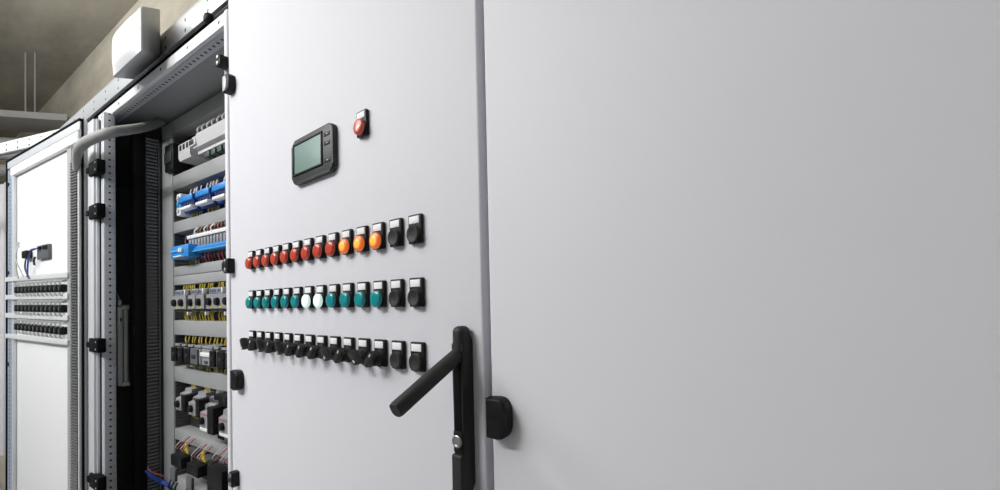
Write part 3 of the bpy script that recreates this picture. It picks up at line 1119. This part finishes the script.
def starters():
    Y = .610
    spec = ((175.6, 182.0, 405.0, 'grey motor starter at the left end of the sixth rail', 0),
            (188.4, 196.2, 410.5, 'grey motor starter on the sixth rail, second from the left, with yellow wires on top', 0),
            (199.4, 208, 419, 'larger grey motor starter with black side block and red line on the sixth rail', 1),
            (218.6, 229, 425, 'grey motor starter with red line half hidden by the lamp door on the sixth rail', 1))
    for k, (a, b, py, lab, big) in enumerate(spec):
        xa, xb = X_(a, py, Y), X_(b, py, Y)
        W = xb-xa
        zb, H = ((1.046, .077), (1.042, .079), (1.0, .112), (1.004, .104))[k]
        t = breaker(lab, xa, W, zb, H, Y, .030 if not big else .044, (.004, H*.82), big, 0)
        m = M['yellow'] if not big else M['greywire']
        wires(t, (.012, W*.9), H*.98, H+.030, .030, m, 3, .0030)
        wires(t, (.012, W*.9), .004, -.034, .012, M['yellow'] if not big else M['blackwire'], 3, .0034)
    # black bridge bar between the two larger starters
    xa, xb = X_(211, 405, .615), X_(226, 405, .615)
    o = MB().box(0, xb-xa, 0, .05, 0, .020, M['black'], 0.004).box(xb-xa-.03, xb-xa, -.006, .05, -.012, .020, M['black'], 0.004).build('busbar_bridge', loc=(xa, .622, 1.112))
    tag(o, 'black bridge bar across the top between the two larger motor starters', 'busbar')
    # lowest row
    spec = ((170.4, 180.6, 'black contactor with yellow sticker at the left end of the lowest visible rail', 1, .851, .040),
            (186.3, 197.4, 'black contactor with yellow sticker on the lowest visible rail, second from the left', 1, .848, .038),
            (206.5, 221.5, 'large black contactor with pink wires on the lowest visible rail', 0, .815, .090),
            (229, 236, 'black contactor at the lower edge, beside the lamp door', 0, .812, .085))
    for a, b, lab, st, zb, H in spec:
        Y = .600
        xa, xb = X_(a, 458, Y), X_(b, 462, Y)
        W = xb-xa
        t = thing('contactor', lab, 'contactor', (xa, Y, zb), 0, 'contactors on the lowest rail')
        D = YP-.001-Y
        MB().box(0, W, 0, .060, 0, H, M['black'], 0.003).build('body', t)
        MB().prism([(D, -.02), (.058, -.02), (.030, H*.2), (.030, H+.005), (.050, H+.008), (D, H+.008)], 'x', .004, W+.012, M['device_dark'], 0.0015).build('base', t)
        MB().box(.010, W*.6, -.006, .004, -.050, -.004, M['device_dark'], 0.003).build('overload_relay', t)
        for i in range(4):
            x = W*(.1+.25*i)
            w = MB()
            w.tube(smooth_path([(x, .024, H+.010), (x+.008, .010, H+.024), (x+.020, .016, H+.040), (x+.026, .04, H+.060)], 4), .0020, M['redwire'] if i % 2 else M['greywire'], 6)
            w.build('wire', t)
        if st:
            MB().prism([(W*.55, H+.012), (W*1.12, H+.012), (W*.95, H+.050)], 'y', .018, .022, M['yellow']).build('warning_sticker', t)
        for i in range(3):
            x = W*(.2+.3*i)
            w = MB()
            w.tube(smooth_path([(x, -.004, -.046), (x+.004, -.012, -.070), (x+.012, .01, -.100)], 4), .0036, M['blackwire'], 6)
            w.build('wire', t)


starters()


# ------------------------------------------------------------------ rails, box and tray above the row
def overhead():
    # zinc rail behind the front rails
    t = MB().box(-.92, .92, 0, .012, .012, .080, M['upper_perf'], 0.002).box(-.92, .92, 0, .045, .076, .082, M['steel'], 0.001).build('steel_rail', loc=(-1.975, .530, 2.245))
    tag(t, 'long punched zinc rail above the open cabinet, running behind the white box', 'rail')
    # it rests on top of the cabinets on small feet
    f = MB()
    for x in (-2.6, -2.0, -1.2):
        f.box(x-.975*0-.01+1.975, x+.01+1.975, .012, .04, -.066, .0, M['gasket'])
    f.build('foot', t)
    MB().box(-.92, .92, .014, .024, -.070, .030, M['gasket']).build('gap_shade_strip', t)  # dark strip painting the shade in the gap below the rail
    # dark eye bolt in the gap between the rails
    p = at(207.5, 18, Y=.512)
    k = thing('lifting_bolt', 'black round bolt in the gap under the zinc rail beside the lamp door', 'bolt', (p.x, .525, p.z))
    MB().lathe([(.013, 0), (.016, .006), (.015, .014), (.010, .020), (.003, .022)], (0, 0, 0), M['black'], 20).build('bolt_head', k)
    MB().tube([(0.014, .004, -.002), (.12, .004, .0)], .010, M['black'], 10).build('bar', k)
    # white beam that leaves the end of the rail at a shallow angle
    a = Vector((-2.86, .525, 0))
    L = 1.9
    o = MB().box(-L, 0, 0, .010, 0.006, .058, M['beam_perf'], 0.002).box(-L, 0, 0, .03, .056, .062, M['white'], 0.001).box(-L, 0, .024, .030, 0.006, .058, M['steel'], 0.001).build('punched_beam', loc=(a.x, a.y-.002, 2.250), rz=R(14.5))
    tag(o, 'white punched beam slanting away to the left behind the top of the swung-open door', 'rail')

    # white box on the rail, tipped down a little
    yb, yf = .525, .435
    t = thing('equipment_box', 'white plastic box with bulging front cover mounted above the open cabinet', 'box', (0, 0, 0))
    bk = [at(134, 15, Y=yb), at(160.5, 8.5, Y=yb), at(163, 55, Y=yb), at(133, 84, Y=yb)]
    fr = [at(113.5, 35, Y=yf), at(142, 5, Y=yf), at(145, 49.5, Y=yf), at(114.5, 81.5, Y=yf)]
    xr_b, zt_b, zb_b = bk[1].x, bk[1].z, bk[2].z
    xr_f, zt_f, zb_f = fr[1].x, fr[1].z, fr[2].z
    wl = fr[1].x - fr[0].x
    xl, xr = xr_f-wl, xr_f
    m = MB()
    c = [(xl, yf, zb_f), (xr, yf, zb_f), (xr, yf, zt_f), (xl, yf, zt_f), (xr_b-wl, yb, zb_b), (xr_b, yb, zb_b), (xr_b, yb, zt_b), (xr_b-wl, yb, zt_b)]
    vs = [m.bm.verts.new(p) for p in c]
    for f in ((0, 1, 2, 3), (4, 5, 6, 7), (0, 1, 5, 4), (1, 2, 6, 5), (2, 3, 7, 6), (3, 0, 4, 7)):
        m.bm.faces.new([vs[i] for i in f])
    bmesh.ops.bevel(m.bm, geom=m.bm.edges[:], offset=.006, segments=3, profile=.5, affect='EDGES')
    m.mi(M['box_shade'])
    m.build('housing', t)
    m = MB()
    nx, nz = 12, 10
    V = {}
    for i in range(nx+1):
        for j in range(nz+1):
            u, v = i/nx, j/nz
            bul = .002 + .016*(1-(2*u-1)**4)*(1-(2*v-1)**4)
            V[i, j] = m.bm.verts.new((xl+.005+(wl-.010)*u, yf - bul, zb_f+.005+(zt_f-zb_f-.010)*v))
    for i in range(nx):
        for j in range(nz):
            m.bm.faces.new((V[i, j], V[i+1, j], V[i+1, j+1], V[i, j+1]))
    edge = [V[i, 0] for i in range(nx+1)] + [V[nx, j] for j in range(1, nz+1)] + [V[i, nz] for i in range(nx-1, -1, -1)] + [V[0, j] for j in range(nz-1, 0, -1)]
    bk2 = [m.bm.verts.new((v.co.x, yf+.002, v.co.z)) for v in edge]
    n = len(edge)
    for i in range(n):
        m.bm.faces.new((edge[i], bk2[i], bk2[(i+1) % n], edge[(i+1) % n]))
    m.bm.faces.new(bk2)
    m.mi(M['box'])
    m.build('front_cover', t)

    # cable tray under the ceiling and its two threaded rods
    zt = 3.045
    A, B = Vector((-5.05, 1.06, zt)), Vector((-6.2, -.10, zt))
    d = (B-A)
    L = d.length
    t = thing('cable_tray', 'grey cable tray hanging under the concrete ceiling at the far left', 'cable tray', A, math.atan2(d.y, d.x))
    MB().box(0, L, -.16, .16, 0, .004, M['bundle']).box(0, L, -.164, -.16, 0, .055, M['bundle']).box(0, L, .16, .164, 0, .055, M['bundle']).build('tray', t)
    for i, off in enumerate((.05, -.03, .11)):
        m = MB()
        m.tube([(0.0, off, .03), (L, off, .03)], .022, M['greywire'], 10)
        m.build('cable', t)
    for px, py0, lab in ((35.0, 112, 'thin threaded rod holding the cable tray, the one nearer the wall'), (25.5, 111, 'thin threaded rod holding the cable tray, the one farther from the wall')):
        p = A + d*((.33 if px > 30 else .40)) if False else None
        q = at(px, py0, X=-5.30 if px > 30 else -5.36)
        o = MB().lathe([(.0055, 0), (.0055, CEIL-zt-.06)], (0, 0, 0), M['bundle'], 10, 'z').lathe([(.016, .004), (.016, .018)], (0, 0, 0), M['steel'], 6, 'z').build('threaded_rod', loc=(q.x, q.y, zt+.058))
        tag(o, lab, 'threaded rod', 'rods of the cable tray')
    # pipes below the tray
    for k, (dz, r_) in enumerate(((-.16, .045), (-.27, .04), (-.40, .05))):
        m = MB()
        m.tube([A + Vector((.0, -.0, dz)) + Vector((-.03, .0, 0)), B + Vector((0, 0, dz))], r_, M['bundle'], 14)
        o = m.build('pipe')
        tag(o, 'grey pipe under the cable tray at the far left, %s of three' % ('topmost', 'middle', 'lowest')[k], 'pipe', 'pipes under the cable tray')


overhead()


def far_cabinet():
    t = thing('electrical_cabinet', 'white cabinet at the far left edge beyond the swung-open door', 'electrical cabinet', (-5.6, .60, 0))
    MB().box(-.45, .75, .0, .44, .30, 2.42, M['paint'], 0.004).build('body', t)
    MB().box(-.44, .16, -.022, -.001, .32, 2.40, M['paint'], 0.004).build('door', t)
    MB().box(.165, .74, -.022, -.001, .32, 2.40, M['paint'], 0.004).build('door', t)
    MB().box(-.42, .72, .02, .42, .0, .30, M['wall'], 0.003).build('plinth', t)


far_cabinet()


# ------------------------------------------------------------------ light
def area(name, loc, size, size_y, power, col=(1, 1, 1), aim=None):
    l = bpy.data.lights.new(name, 'AREA')
    l.shape = 'RECTANGLE'
    l.size = size
    l.size_y = size_y
    l.energy = power
    l.color = col
    o = bpy.data.objects.new(name, l)
    COL.objects.link(o)
    o.location = loc
    if aim is not None:
        o.rotation_euler = (Vector(aim)-Vector(loc)).to_track_quat('-Z', 'Y').to_euler()
    return o


# pendant batten lamps over the aisle, shining down; upward fill added to brighten ceiling
for x in (-1.7, -3.4):
    area('ceiling_light', (x, -1.3, 2.95), 1.3, 0.18, 36, (0.94, 0.975, 1.0), (x, -.3, 1.0))
    area('ceiling_fill', (x, -1.3, 2.99), 1.3, 0.18, 100, (0.94, 0.975, 1.0), (x, -1.3, 9))
W = bpy.data.worlds.new('world')
S.world = W
W.use_nodes = True
W.node_tree.nodes['Background'].inputs[0].default_value = (0.8, 0.85, 0.9, 1)
W.node_tree.nodes['Background'].inputs[1].default_value = 0.3

S.view_settings.view_transform = 'Standard'
S.view_settings.look = 'None'
S.view_settings.gamma = 1.0
S.view_settings.use_curve_mapping = False
S.view_settings.exposure = 0.14
